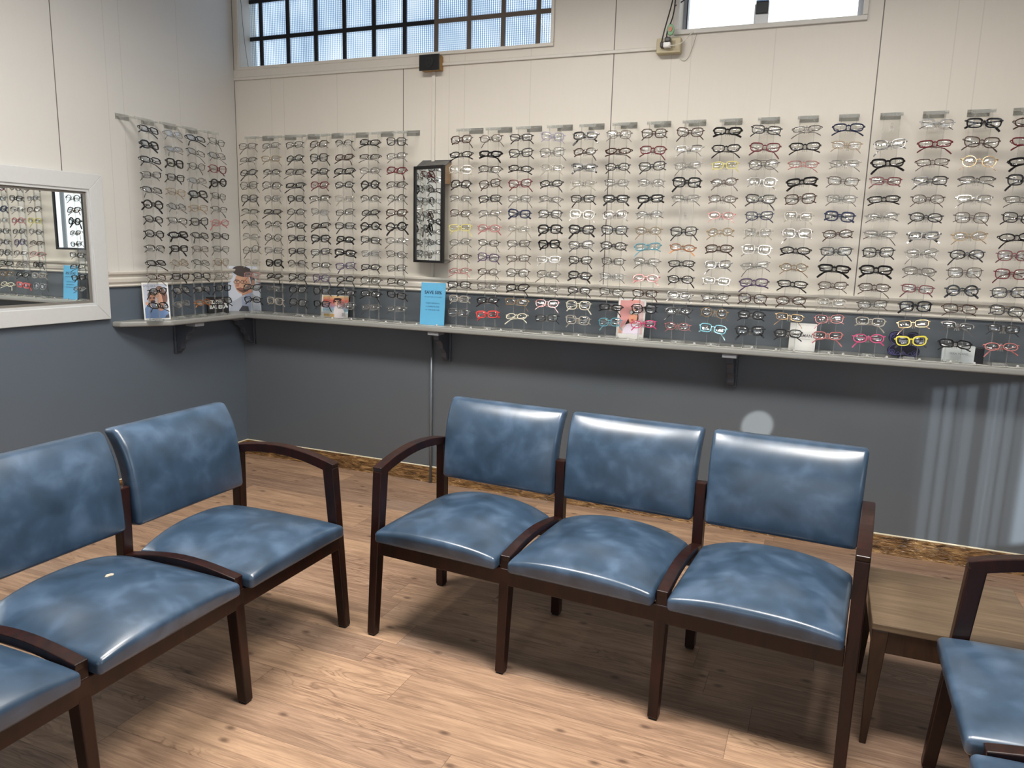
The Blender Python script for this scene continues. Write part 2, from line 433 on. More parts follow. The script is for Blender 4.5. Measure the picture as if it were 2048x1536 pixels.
# ------------------------------------------------------------------ wall mirror (left wall)
wm = thing('wall_mirror', 'large wall mirror in a wide white wooden frame on the left wall', 'mirror', (0, -1.02, .99))
my0, my1, mz0, mz1 = -1.75, 0, 0, .74   # local, wall at x=0
bm = NB(); f = .078
def casing(bm, a, b, c, d, w, x0, x1, mi=0):
    """mitred frame: outer rect y a..b, z c..d"""
    O = [(a, c), (b, c), (b, d), (a, d)]; I = [(a+w, c+w), (b-w, c+w), (b-w, d-w), (a+w, d-w)]
    for i in range(4):
        j = (i+1) % 4; q = [O[i], O[j], I[j], I[i]]
        hexa(bm, [(x0, *p) for p in q], [(x1, *p) for p in q], mi)
casing(bm, my0, my1, mz0, mz1, f, .0, .026)
obj('frame', mesh(bm, 'mirror_casing', M_MIRFRAME, bevel=.003), wm)
bm = NB(); casing(bm, my0+f, my1-f, mz0+f, mz1-f, .012, .0, .02); casing(bm, my0+f+.012, my1-f-.012, mz0+f+.012, mz1-f-.012, .012, 0, .010, 1)
obj('inner_moulding', mesh(bm, 'inner_moulding', [M_MIRFRAME, flat((120, 116, 110), .4)]), wm)
bm = NB(); bx(bm, .001, .006, my0+f+.01, my1-f-.01, mz0+f+.01, mz1-f-.01)
obj('mirror_glass', mesh(bm, 'mirror_glass', M_MIRROR), wm)

# ------------------------------------------------------------------ shelf and brackets
ZS = .973
poly = [(0, -1.0), (.05, -.985), (.2, -.775), (.2, -.2), (XR, -.2), (XR, 0), (0, 0)]
bm = NB(); prism(bm, poly, lambda t, p, q: Vector((p, q, t)), ZS-.03, ZS)
o = obj('display_shelf', mesh(bm, 'display_shelf', grey_paint('shelf_grey_paint', (146, 147, 143), .35), bevel=.009, seg=3))
tag(o, 'long grey painted L-shaped shelf running round the corner under the eyeglass racks', 'shelf')
M_BRK = grey_paint('bracket_slate_paint', (70, 76, 86), .35); M_BRKP = flat((132, 134, 138), .4)
def bracket(label, loc, rot):
    t = thing('shelf_bracket', label, 'shelf bracket', loc, rot, 'scroll brackets under the shelf')
    bm = NB(); bx(bm, -.026, .026, -.018, 0, -.19, 0); obj('wall_plate', mesh(bm, 'wall_plate', M_BRK, bevel=.004), t)
    pr = [(.018, -.001), (.165, -.001), (.168, -.018), (.150, -.03), (.148, -.05), (.118, -.062), (.098, -.082), (.094, -.105), (.074, -.118), (.055, -.135), (.052, -.16), (.036, -.176), (.018, -.18)]
    bm = NB(); prism(bm, pr, lambda t_, p, q: Vector((t_, -p, q)), -.017, .017); obj('scroll', mesh(bm, 'scroll', M_BRK, bevel=.003), t)
    bm = NB(); bx(bm, -.034, .034, -.186, -.112, -.021, -.001); obj('cap', mesh(bm, 'cap', M_BRKP, bevel=.002), t)
    return t
bracket('grey scroll shelf bracket on the back wall beside the thin conduit', (1.507, 0, ZS-.03), 0)
bracket('grey scroll shelf bracket on the back wall above the three-seat bench, farthest right', (3.12, 0, ZS-.03), 0)
bracket('grey scroll shelf bracket in the room corner', (.075, 0, ZS-.03), 0)
bracket('grey scroll shelf bracket on the left wall beside the mirror', (0, -.565, ZS-.03), PI/2)

# conduit
bm = NB(); bx(bm, 1.394, 1.414, -.012, 0, ZR1+.002, 2.364); 
o = obj('wall_conduit', mesh(bm, 'wall_conduit_upper', M_TRIM, bevel=.003)); tag(o, 'cream vertical cable conduit from the black outlet down behind the framed mirror', 'conduit')
bm = NB(); sweep(bm, [(1.408, -.017, .0), (1.408, -.017, ZS-.031)], .0075, sides=10)
o = obj('wall_conduit', mesh(bm, 'wall_conduit_lower', flat((118, 126, 134), .3, .3), True)); tag(o, 'thin grey conduit pipe running from the shelf down to the floor', 'conduit')

# outlet boxes
t = thing('outlet_box', 'black outlet plate on a brass box under the glass block window', 'outlet', (1.402, 0, 2.366))
bm = NB(); bx(bm, -.058, .058, -.052, 0, -.002, .076); obj('box_body', mesh(bm, 'box_body', flat((168, 128, 66), .4, .4), bevel=.003), t)
bm = NB(); bx(bm, -.063, .063, -.058, -.0525, -.004, .079); obj('face_plate', mesh(bm, 'face_plate', flat((24, 24, 26), .35), bevel=.002), t)
bm = NB(); sweep(bm, [(0, -.058, .038), (0, -.061, .038)], .026, sides=24, up=(1, 0, 0))
for a in (-.011, .009): bx(bm, a, a+.003, -.0618, -.061, .042, .052, 1)
sweep(bm, [(0, -.061, .026), (0, -.0618, .026)], .004, sides=8, mi=1)
obj('socket', mesh(bm, 'socket', [flat((34, 34, 36), .3), flat((8, 8, 8), .6)]), t)
t = thing('outlet_box', 'beige surface outlet box with plugs under the bright right window', 'outlet', (2.708, 0, 2.366))
bm = NB(); bx(bm, -.059, .059, -.05, 0, 0, .07); obj('box_body', mesh(bm, 'box_body', flat((188, 176, 142), .4), bevel=.005), t)
bm = NB()
for x in (-.02, .02):
    bx(bm, x-.014, x+.014, -.0508, -.05, .02, .055)
obj('socket', mesh(bm, 'socket', flat((150, 136, 104), .4)), t)
def plug(name, label, x, z, w, h, d, col, cat='plug'):
    bm = NB(); bx(bm, x-w/2, x+w/2, -.051-d, -.051, z-h/2, z+h/2)
    o = obj(name, mesh(bm, name, flat(col, .35), bevel=.004)); return tag(o, label, cat)
plug('power_plug', 'small black power plug at the left of the beige outlet box', 2.680, 2.402, .016, .026, .02, (28, 24, 22))
plug('power_adapter', 'black power adapter plugged in above the white plug on the beige outlet box', 2.708, 2.422, .026, .022, .028, (40, 42, 44), 'adapter')
plug('phone_charger', 'white cube charger plugged into the beige outlet box', 2.706, 2.3975, .034, .024, .032, (236, 236, 234), 'charger')
def cable(name, label, pts, r, col, cat='cable'):
    cu = bpy.data.curves.new(name, 'CURVE'); cu.dimensions = '3D'; cu.bevel_depth = r; cu.bevel_resolution = 2; cu.resolution_u = 6
    s = cu.splines.new('NURBS'); s.points.add(len(pts)-1); s.use_endpoint_u = True; s.order_u = 3
    for p, q in zip(s.points, pts): p.co = (*q, 1)
    cu.materials.append(flat(col, .4)); return tag(obj(name, curve_mesh(cu, name)), label, cat)
cable('power_cable', 'black cable rising from the small black plug past the window edge', [(2.680, -.072, 2.412), (2.684, -.075, 2.44), (2.70, -.06, 2.52), (2.72, -.045, 2.62), (2.735, -.04, 2.8), (2.74, -.04, 3.15)], .0032, (20, 20, 26))
cable('power_cable', 'black cable rising from the black adapter behind the green gadget', [(2.704, -.078, 2.432), (2.70, -.07, 2.46), (2.722, -.05, 2.52), (2.73, -.045, 2.6), (2.732, -.05, 2.8), (2.73, -.04, 3.15)], .0032, (22, 22, 28))
cable('power_cable', 'thin black cable hanging down inside the right window corner', [(2.752, .05, 3.1), (2.771, .05, 2.8), (2.77, .055, 2.6), (2.77, .05, 2.492)], .003, (24, 28, 44))
cable('power_cable', 'black cable crossing diagonally at the top of the right window', [(2.72, -.02, 2.585), (2.74, .0, 2.60), (2.775, .04, 2.64), (2.80, .04, 2.66)], .0032, (20, 20, 26))
cable('charging_cord', 'thin white cord looping from the white charger along the window sill', [(2.715, -.084, 2.392), (2.75, -.085, 2.388), (2.785, -.06, 2.41), (2.81, -.03, 2.455), (2.84, .02, 2.484), (2.88, .04, 2.486)], .002, (222, 218, 206), 'cord')
cable('thin_wire', 'thin grey wire hanging in a loop below the window sill', [(2.835, -.016, 2.452), (2.825, -.008, 2.42), (2.81, -.006, 2.37), (2.795, -.006, 2.34), (2.775, -.006, 2.333), (2.76, -.006, 2.345)], .0011, (150, 142, 128), 'wire')
cable('thin_wire', 'thin dark wire drooping inside the left end of the glass block window', [(.052, .01, 3.0), (.056, .02, 2.8), (.06, .03, 2.62), (.085, .03, 2.47)], .0013, (60, 56, 54), 'wire')
g = thing('plug_in_gadget', 'round green gadget with an orange centre above the beige outlet box', 'gadget', (2.718, -.062, 2.444))
bm = NB(); sweep(bm, [(0, 0, .022), (0, -.010, .022)], .018, .026, sides=20, up=(0, 0, 1)); obj('body', mesh(bm, 'gadget_body', flat((96, 150, 100), .3), bevel=.002), g)
bm = NB(); sweep(bm, [(0, -.010, .024), (0, -.013, .024)], .009, .012, sides=16); obj('centre_button', mesh(bm, 'gadget_button', flat((170, 92, 44), .3)), g)
g = thing('window_sensor', 'small white device with a black screen standing on the right window sill', 'device', (3.122, .05, 2.478))
bm = NB(); bx(bm, -.03, .03, -.012, .014, 0, .055); obj('base', mesh(bm, 'device_base', flat((220, 222, 224), .3), bevel=.003), g)
bm = NB(); bx(bm, -.034, -.027, -.006, .006, .0, .1); obj('post', mesh(bm, 'device_post', flat((200, 203, 206), .3)), g)
bm = NB(); bx(bm, -.027, .029, -.022, .018, .055, .106); bx(bm, -.027, .029, -.022, .018, .1062, .114, 1); obj('screen', mesh(bm, 'device_screen', [flat((30, 34, 44), .4), flat((120, 160, 210), .4)], bevel=.002), g)
bm = NB(); hexa(bm, [(0, 0, 0), (.135, 0, 0), (.135, .05, 0), (0, .05, 0)], [(.0, .002, .008), (.125, .002, .005), (.125, .045, .005), (0, .045, .008)])
bmesh.ops.translate(bm, vec=(0, 0, 0), verts=bm.verts)
o = obj('wood_offcut', mesh(bm, 'wood_offcut', wood('bare_wood', (112, 84, 58), (150, 118, 84)), bevel=.001), None, (.075, .02, W1[2])); tag(o, 'small brown wood offcut lying at the left end of the block window sill', 'wood scrap')

# ------------------------------------------------------------------ framed angle mirror on the back wall
am = thing('framed_mirror', 'narrow mirror in a black box frame between the two rows of racks', 'mirror', (1.4305, -.098, 1.322))
am.rotation_euler = (0, 0, -math.radians(16))
w, h = .114, .53
bm = NB()
for a in ((-w, -w+.013, 0, h), (w-.016, w, 0, h), (-w+.013, w-.016, 0, .014), (-w+.013, w-.016, h-.018, h)): bx(bm, a[0], a[1], -.012, .008, a[2], a[3])
obj('frame', mesh(bm, 'angle_mirror_frame', flat((20, 20, 22), .35), bevel=.002), am)
bm = NB(); bx(bm, -w+.012, w-.014, -.004, -.001, .012, h-.016); obj('mirror_glass', mesh(bm, 'angle_mirror_glass', M_MIRROR), am)
R0 = Matrix.Rotation(-am.rotation_euler.z, 4, 'Z')
def wl(x, z, y=-.001):   # wall point in local coords
    return R0 @ (Vector((x, y, z))-Vector(am.location))
bm = NB(); 
tf = [Vector((-w, .008, h)), Vector((w, .008, h))]
bk = [wl(1.517, 1.893), wl(1.335, 1.893)]
dn = Vector((0, 0, -.008))
hexa(bm, [p+dn for p in tf+bk], tf+bk); obj('top_cover', mesh(bm, 'top_cover', flat((84, 84, 84), .45)), am)
bm = NB(); tf = [Vector((-w, .008, .0)), Vector((w, .008, 0))]; bk = [wl(1.517, 1.335), wl(1.335, 1.335)]; up = Vector((0, 0, .006))
hexa(bm, tf+bk, [p+up for p in tf+bk]); obj('bottom_cover', mesh(bm, 'bottom_cover', flat((120, 118, 114), .45)), am)
bm = NB(); a0, a1 = Vector((w-.03, .009, h-.10)), wl(1.50, 1.76); c0, c1 = Vector((w-.03, .009, h-.01)), wl(1.50, 1.88); s = Vector((.018, 0, 0))
hexa(bm, [a0, a0+s, a1+s, a1], [c0, c0+s, c1+s, c1]); obj('wood_block', mesh(bm, 'wood_block', wood('pine_block', (134, 98, 52), (166, 128, 76))), am)

# ------------------------------------------------------------------ benches
def make_bench():
    t = thing('waiting_bench', '', 'bench', (0, 0, 0), 0, 'three-seat waiting room benches')
    P, D = .5307, .4777; hw = .019
    def leg(k, front):
        bm = NB(); s = P*k; end = k in (0, 3)
        if front:
            zt = .615 if end else .403; n1 = .05*zt/.62
            hexa(bm, [(s-.016, -.018, .006), (s+.016, -.018, .006), (s+.016, .016, .006), (s-.016, .016, .006)],
                 [(s-hw, n1-.023, zt), (s+hw, n1-.023, zt), (s+hw, n1+.023, zt), (s-hw, n1+.023, zt)])
        else:
            hexa(bm, [(s-.017, D-.018, .006), (s+.017, D-.018, .006), (s+.017, D+.018, .006), (s-.017, D+.018, .006)],
                 [(s-hw, D-.021, .63), (s+hw, D-.021, .63), (s+hw, D+.018, .63), (s-hw, D+.018, .63)])
        lg = obj('front_leg' if front else 'rear_leg', mesh(bm, 'bench_leg', M_MAHOG, bevel=.0035), t)
        bm = NB(); y = 0 if front else D; bx(bm, s-.013, s+.013, y-.014, y+.014, 0, .006); obj('foot_glide', mesh(bm, 'foot_glide', flat((20, 18, 18), .6)), lg)
    for k in range(4): leg(k, True); leg(k, False)
    for k in (0, 3):
        bm = NB(); s = P*k; pts = []; hh = []
        for i in range(15):
            u = i/14; n = .03+u*(D-.014); z = .612+.018*u+.034*math.sin(PI*u)**.9; pts.append((s, n, z)); hh.append(.019-.004*u)
        sweep(bm, pts, hw, hh); obj('armrest', mesh(bm, 'armrest', M_MAHOG, bevel=.003), t)
        bm = NB(); bx(bm, s-.014, s+.014, .03, D-.02, .315, .36); obj('side_rail', mesh(bm, 'side_rail', M_MAHOG, bevel=.003), t)
    for k in (1, 2):
        bm = NB(); s = P*k; pts = []
        for i in range(13):
            u = i/12; pts.append((s, .008+u*(D-.03), .401-.006*u+.026*math.sin(PI*u)))
        sweep(bm, pts, .018, .013); obj('divider_rail', mesh(bm, 'divider_rail', M_MAHOG, bevel=.003), t)
    bm = NB(); bx(bm, .019, 3*P-.019, .004, .026, .312, .369); obj('front_apron', mesh(bm, 'front_apron', M_MAHOG, bevel=.003), t)
    bm = NB(); bx(bm, .018, 3*P-.018, D-.014, D+.008, .315, .36); obj('rear_apron', mesh(bm, 'rear_apron', M_MAHOG, bevel=.003), t)
    SW, SD = .488, .468
    def seatfn(p):
        u, v = p.x/(SW/2), p.y/(SD/2); k = max(0, min(1, p.z/.05))
        # waisted plan: pinched at the rear, and crowned top
        g = 1-.72*max(0, -v)**2.6 if v < 0 else 1-.16*v**2.6
        p.z += k*(.060*(1-abs(u)**2.3)*g-.006*abs(u)**5*abs(v)**5)
        if v < 0: p.y -= .014*(1-u*u)*k*(-v)
        return p
    for k in range(3):
        me = mesh(rbox(SW, SD, .046, .014, seatfn, 20, 20, 3), 'seat_cushion', M_LEATHER, True)
        obj('seat', me, t, (P*(k+.5), -.024+SD/2, .367))
    BW, BH, BT = .492, .330, .056
    def backfn(p):
        # rbox: x width, y height(-> z), z thickness(-> -y)
        u, v = p.x/(BW/2), p.y/(BH/2); th = p.z/BT
        puff = .014*(1-u**4)*(1-v**4)*(th-.1)
        y = -(p.z)-puff*1.3+(.042*v**2.4 if v > 0 else .008*v*v)
        return Vector((p.x*(1+.012*v), y, p.y))
    for k in range(3):
        me = mesh(rbox(BW, BH, BT, .016, backfn, 18, 14, 2), 'back_cushion', M_LEATHER, True)
        b = obj('backrest', me, t, (P*(k+.5)+.002, D+.028, .649)); b.rotation_euler = (-math.radians(9), 0, 0)
        # steel strap carrying the backrest on the posts
    bm = NB(); bx(bm, .0, 3*P, D+.019, D+.027, .56, .60); obj('back_rail', mesh(bm, 'back_rail', M_MAHOG, bevel=.002), t)
    return t
bench = make_bench()
bench.location = (2.0916, -1.7146, 0); bench.rotation_euler = (0, 0, -.068)
bench['label'] = 'three-seat blue vinyl bench with mahogany frame facing us in front of the back wall'
b2 = copy_tree(bench); b2.location = (1.9616, -1.7139-1.592, 0); b2.rotation_euler = (0, 0, PI/2)
b2['label'] = 'three-seat blue vinyl bench at the left, side-on, with a small tear in its seat'
b3 = copy_tree(bench); b3.location = (3.915, -1.69, 0); b3.rotation_euler = (0, 0, -PI/2)
b3['label'] = 'blue vinyl bench cut off at the right frame edge beside the small table'
# tear in the left bench seat
bm = NB(); rr = random.Random(3)
pts = [(math.cos(a)*(.010+.006*rr.random()), math.sin(a)*(.006+.005*rr.random())) for a in [i*PI/5 for i in range(10)]]
prism(bm, pts, lambda q, a, b: Vector((a, b, q)), 0, .002)
o = obj('seat_tear', mesh(bm, 'seat_tear', flat((176, 166, 150), .9)), b2, (.5307*1.5+.025, .255, .4675)); o['label'] = 'small torn spot showing pale backing'

# ------------------------------------------------------------------ side table
t = thing('side_table', 'low square walnut side table between the two benches', 'table', (3.735, -1.655, 0))
TW, TD, TZ = .43, .44, .385
bm = NB(); bx(bm, 0, TW, 0, TD, TZ-.022, TZ); obj('tabletop', mesh(bm, 'tabletop', M_TABLE, bevel=.003), t)
for (x, y, sx, sy) in ((.002, .002, 1, 1), (TW-.002, .002, -1, 1), (.002, TD-.002, 1, -1), (TW-.002, TD-.002, -1, -1)):
    bm = NB(); z1 = TZ-.022
    hexa(bm, [(x, y, 0), (x+sx*.018, y, 0), (x+sx*.018, y+sy*.018, 0), (x, y+sy*.018, 0)],
         [(x, y, z1), (x+sx*.044, y, z1), (x+sx*.044, y+sy*.03, z1), (x, y+sy*.03, z1)])
    obj('leg', mesh(bm, 'table_leg', M_TLEG, bevel=.002), t)
bm = NB()
for y in (.006, TD-.024): bx(bm, .03, TW-.03, y, y+.018, TZ-.09, TZ-.022)
for x in (.006, TW-.024): bx(bm, x, x+.018, .026, TD-.026, TZ-.09, TZ-.022)
obj('apron', mesh(bm, 'table_apron', M_TLEG, bevel=.002), t)

# ------------------------------------------------------------------ eyeglasses
def lens_shape(kind):
    """right lens outline (x from nose outwards), centred at 0, half sizes a,b"""
    out = []; N = 22
    for i in range(N):
        th = 2*PI*i/N; c, s = math.cos(th), math.sin(th)
        n, a, b = {'rect': (3.6, .0255, .0165), 'square': (3.2, .0255, .0205), 'round': (2, .0235, .0215), 'cat': (2.8, .026, .0195), 'oval': (2.2, .026, .0175), 'aviator': (2.5, .0265, .0215)}[kind]
        x = a*math.copysign(abs(c)**(2/n), c); z = b*math.copysign(abs(s)**(2/n), s)
        if kind in ('cat', 'square', 'rect'): x *= 1+.09*(z/b)*(.5+.5*c)
        if kind == 'cat': z += .004*max(0, x/a)*(1 if z > 0 else .4)
        if kind == 'aviator': z += .002*x/a; x *= 1+.05*(z/b)
        out.append((x, z))
    return out
GM = {}
SHAPES = ['rect', 'square', 'round', 'cat', 'oval', 'aviator']
for sh in SHAPES:
    L = lens_shape(sh); cx = .0335
    def Y(x): return .9*x*x   # face-form wrap
    for rim, (rw, rh) in {'thin': (.0009, .0011), 'mid': (.0016, .0018), 'thick': (.0025, .0024), 'half': (.0010, .0013)}.items():
        bm = NB()
        for sg in (-1, 1):
            pts = [(sg*(cx+x), Y(cx+x), z) for x, z in L]
            if rim == 'half': 
                top = [p for p, (x, z) in zip(pts, L) if z > -.004]
                top = sorted(top, key=lambda p: p[0])
                sweep(bm, top, rh*1.2, rw*1.5, up=(0, 1, 0))
            else: 
                sweep(bm, pts, [rh*(1.35 if rim == 'thick' and z > .004 else 1) for x, z in L], rw, up=(0, 1, 0), closed=True)
            ex = cx+max(x for x, z in L)
            sweep(bm, [(sg*(ex-.002), Y(ex), .009), (sg*(ex+.005), Y(ex)+.001, .0095), (sg*(ex+.006), Y(ex)+.008, .0095)], max(rh, .0016), max(rh, .0018))
        xi = cx-max(x for x, z in L)+.0015
        z0 = .006 if sh not in ('rect', 'oval') else .004
        sweep(bm, [(-xi, 0, z0-.001), (-xi*.4, -.001, z0+.0025), (xi*.4, -.001, z0+.0025), (xi, 0, z0-.001)], rw*1.1, rh*1.2, up=(0, 1, 0))
        if sh == 'aviator' and rim in ('thin', 'half'):
            sweep(bm, [(-.014, 0, .0175), (0, -.001, .019), (.014, 0, .0175)], .0009, .0011, up=(0, 1, 0))
        for sg in (-1, 1):
            sweep(bm, [(sg*(xi-.001), .002, -.003), (sg*(xi-.0035), .006, -.006), (sg*(xi-.002), .007, -.011)], .0009, .0018, up=(0, 1, 0))
        GM['frame', sh, rim] = mesh(bm, 'front_frame', M_WHITE, False)
    for sg in (-1, 1):
        bm = NB()
        A = [bm.verts.new((sg*(cx+x*.985), Y(cx+x), z*.985)) for x, z in L]; B = [bm.verts.new((sg*(cx+x*.985), Y(cx+x)+.0012, z*.985)) for x, z in L]
        n = len(A); ca = bm.verts.new((sg*cx, Y(cx)-.0022, 0)); cb_ = bm.verts.new((sg*cx, Y(cx)-.0012, 0))
        ma = [bm.verts.new((sg*(cx+x*.55), Y(cx+x*.55)-.0016, z*.55)) for x, z in L]
        for k in range(n):
            bm.faces.new((A[k], A[(k+1) % n], ma[(k+1) % n], ma[k])); bm.faces.new((ma[k], ma[(k+1) % n], ca)); bm.faces.new((B[k], B[(k+1) % n], cb_))
        for k in range(n): bm.faces.new((A[k], A[(k+1) % n], B[(k+1) % n], B[k]))
        GM['lens', sh, sg] = mesh(bm, 'lens', M_LENS, True)
for w_, (tw, th) in {'thin': (.0006, .0010), 'mid': (.0009, .0017), 'thick': (.0012, .0028), 'half': (.0007, .0011)}.items():
    for sg in (-1, 1):
        for drop in (0, 1, 2):
            bm = NB(); ex = .0655; o = .003 if sg > 0 else 0
            bend = (.012, .024, .036)[drop]
            pts = [(-sg*ex, .008, .0095), (-sg*(ex-.006), .014+o, .009), (-sg*.03, .019+o, .006-drop*.002), (sg*.022, .019+o, .001-drop*.003), (sg*.038, .018+o, -.004-drop*.004), (sg*.055, .017+o, -.004-bend*.75), (sg*.063, .017+o, -.006-bend)]
            hh = [th, th, th, th, th*1.15, th*1.5, th*1.3]
            sweep(bm, pts, [tw, tw, tw, tw, tw*1.2, tw*1.8, tw*1.6], hh, up=(0, 1, 0)) if False else sweep(bm, pts, hh, [tw, tw, tw, tw, tw*1.2, tw*1.8, tw*1.6], up=(0, 1, 0))
            GM['temple', w_, sg, drop] = mesh(bm, 'temple', M_WHITE)
def gmat(rgb, metal=0, rough=.25, alpha=1):
    k = ('g', rgb, metal)
    if k not in MATS:
        t = NT('spectacle_%d_%d_%d' % rgb); t.principled(lin(rgb), rough, Metallic=metal)
        t.p.inputs['Coat Weight'].default_value = .3
        if alpha < 1: t.p.inputs['Alpha'].default_value = alpha
        MATS[k] = t.m
    return MATS[k]
# code: (words, front colour, temple colour, metal, rims, shapes, alpha)
ST = {
 'K': ('thick black', (16, 15, 17), (16, 15, 17), 0, ['thick'], ['square', 'rect', 'cat', 'round'], 1),
 'k': ('slim black', (26, 24, 28), (22, 21, 24), 0, ['mid'], ['square', 'rect', 'cat', 'oval', 'rect'], 1),
 'g': ('thin dark metal', (66, 62, 60), (34, 32, 34), .5, ['thin', 'half'], ['rect', 'oval', 'round', 'aviator', 'rect'], 1),
 's': ('thin silver metal', (150, 148, 146), (70, 66, 64), .7, ['thin', 'half'], ['oval', 'rect', 'square', 'rect'], 1),
 'o': ('thin gold metal', (168, 140, 100), (120, 92, 64), .6, ['thin'], ['rect', 'round', 'aviator', 'oval'], 1),
 'b': ('slim brown', (66, 42, 34), (52, 34, 28), 0, ['mid', 'thin'], ['cat', 'rect', 'square', 'oval'], 1),
 'B': ('slim navy blue', (34, 42, 72), (28, 34, 60), 0, ['mid', 'thick'], ['square', 'cat'], 1),
 'r': ('burgundy', (104, 32, 42), (84, 26, 36), 0, ['mid'], ['rect', 'cat', 'square'], 1),
 'R': ('coral red', (206, 72, 70), (206, 72, 70), 0, ['thick'], ['rect'], 1),
 'c': ('pale clear', (196, 190, 178), (176, 168, 152), 0, ['mid'], ['square', 'rect', 'oval'], .6),
 'p': ('slim pink', (188, 120, 118), (172, 104, 104), .2, ['mid', 'thin'], ['rect', 'oval', 'cat'], 1),
 'P': ('hot pink', (206, 72, 120), (206, 72, 120), 0, ['mid'], ['oval'], 1),
 't': ('light blue', (96, 160, 178), (120, 160, 170), .2, ['mid'], ['cat', 'square'], 1),
 'y': ('pale yellow', (206, 196, 120), (206, 196, 130), 0, ['mid'], ['rect'], 1),
 'Y': ('thick bright yellow', (226, 212, 70), (40, 36, 40), 0, ['thick'], ['cat'], 1),
 'w': ('ivory', (214, 208, 186), (220, 216, 200), 0, ['mid'], ['cat', 'square', 'oval'], 1),
 'O': ('slim brown and amber', (120, 70, 34), (206, 130, 60), 0, ['mid'], ['oval'], 1),
 'v': ('slim purple', (78, 60, 92), (64, 50, 80), 0, ['mid'], ['square', 'rect'], 1),
 'V': ('pale lilac', (142, 138, 176), (150, 146, 170), 0, ['thin'], ['square'], 1),
}
LW = ['kKkggKkkgkbkk', 'ssKkoggKKokks', 'kggsKokkbgkkO', 'ggrKggpkgoskk']
ML = ['bgkgkggsgcpkk', 'soggskggsKksc', 'gkgkkgkkkgkkk', 'bkkrgskKkgvkk', 'gbkkcgkKKvkks', 'kgsKgkKkskgks', 'ksrggbKsgggks']
RR = ['bkcksbysbpkcs', 'bKgbkspgvbskR', 'kkkrsBcgbgkow', 'VsckskKKssspg', 'KbKckcKkkKkwc', 'bbksKbkkgsgkt', 'brksKsotspbkP', 'bgsKs-kOkkkkp',
      'Kkybbpobksgot', 'krgskBcssvbkK', 'skpKbcbkokbok', 'BosbsBbkKbcpp', '-kKrksskKbgcP', 'srbkbkKssrKoY', 'KbogsbokbKbsk', 'brKKskkrrkkgp']
ORD = ['first', 'second', 'third', 'fourth', 'fifth', 'sixth', 'seventh', 'eighth', 'ninth', 'tenth', 'eleventh', 'twelfth', 'thirteenth', 'fourteenth', 'fifteenth', 'sixteenth']
ROW = ['top row'] + [ORD[i]+' row down' for i in range(1, 12)] + ['bottom row']
# racks: (origin xy at wall, facing angle, codes, rack phrase, group)
DR = .19
RACKS = []
for i, y in enumerate((-.853, -.69, -.532, -.372)):
    n = 3-i; RACKS.append(((0, y), PI/2, LW[i], ('nearest' if n == 0 else ORD[n])+' rack left of the corner', 'left wall'))
for i in range(7):
    RACKS.append(((.246+.1711*i, 0), 0, ML[i], ORD[i]+' rack right of the corner', 'left'))
for i in range(16):
    RACKS.append(((1.668+.1708*i, 0), 0, RR[i], ORD[i]+' rack right of the framed mirror', 'right'))
Z0, DZ = 1.975, .0761
CAMP = Vector((3.5275, -3.9394, 1.421))
slots = []
for ri, (xy, ang, codes, ph, sec) in enumerate(RACKS):
    nrm = Vector((math.sin(ang), -math.cos(ang), 0)); side = Vector((math.cos(ang), math.sin(ang), 0))
    for k, ch in enumerate(codes):
        if ch == '-': continue
        p = Vector((xy[0], xy[1], Z0-DZ*k))+nrm*DR
        v = p-CAMP; wpx = abs((side-v.normalized()*side.dot(v.normalized())).length/v.length)
        slots.append([wpx, ri, k, ch, p, ang])
slots.sort(key=lambda s: -s[0])
single = set((s[1], s[2]) for s in slots[:300])
stuff = NB(); stuff_mats = []
def sidx(m):
    if m not in stuff_mats: stuff_mats.append(m)
    return stuff_mats.index(m)
GRP = {'left wall': 'eyeglasses on the left wall racks', 'left': 'eyeglasses between corner and framed mirror', 'right': 'eyeglasses right of the framed mirror'}
def put(name, me, mat, parent):
    o = bpy.data.objects.new(name, me); COL.objects.link(o); o.parent = parent
    if mat: o.material_slots[0].link = 'OBJECT'; o.material_slots[0].material = mat
    return o
for s in sorted(slots, key=lambda s: (s[1], s[2])):
    _, ri, k, ch, p, ang = s
    words_, fc, tc, metal, rims, shapes, al = ST[ch]
    rim = R.choice(rims); sh = R.choice(shapes)
    if metal and rim == 'half' and R.random() < .4: rim = 'thin'
    pitch = R.choice([0, 5, 10, 20, 30, 38])+R.uniform(-5, 5); roll = R.gauss(0, 2.6); yaw = R.gauss(0, 4); sc = R.uniform(.97, 1.06)
    if ch in 'YR': pitch = 5; roll = -4
    drops = [R.choice([0, 1, 1, 2]), R.choice([0, 1, 1, 2])]
    fm, tm = gmat(fc, metal, .25, al), gmat(tc, metal*.5, .28, al)
    M = Matrix.Translation(p+Vector((0, 0, -.002))) @ Matrix.Rotation(ang+math.radians(yaw), 4, 'Z') @ Matrix.Rotation(math.radians(roll), 4, 'Y') @ Matrix.Rotation(math.radians(-pitch), 4, 'X') @ Matrix.Scale(sc, 4)
    items = [('front_frame', GM['frame', sh, rim], fm)] + [('lens', GM['lens', sh, sg], None) for sg in (-1, 1)] + [('temple', GM['temple', rim, sg, drops[i]], tm) for i, sg in enumerate((-1, 1))]
    if (ri, k) in single:
        t = bpy.data.objects.new('eyeglasses', None); COL.objects.link(t); t.empty_display_size = .03
        t.matrix_world = M
        tag(t, '%s glasses, %s, %s' % (words_, ROW[k], RACKS[ri][3]), 'glasses', GRP[RACKS[ri][4]])
        for nm, me, mt in items: put(nm, me, mt, t)
    else:
        for nm, me, mt in items:
            base = len(stuff.verts); i0 = sidx(mt or M_LENS)
            vs = [stuff.verts.new(M @ v.co) for v in me.vertices]
            for pl in me.polygons: stuff.faces.new([vs[i] for i in pl.vertices]).material_index = i0
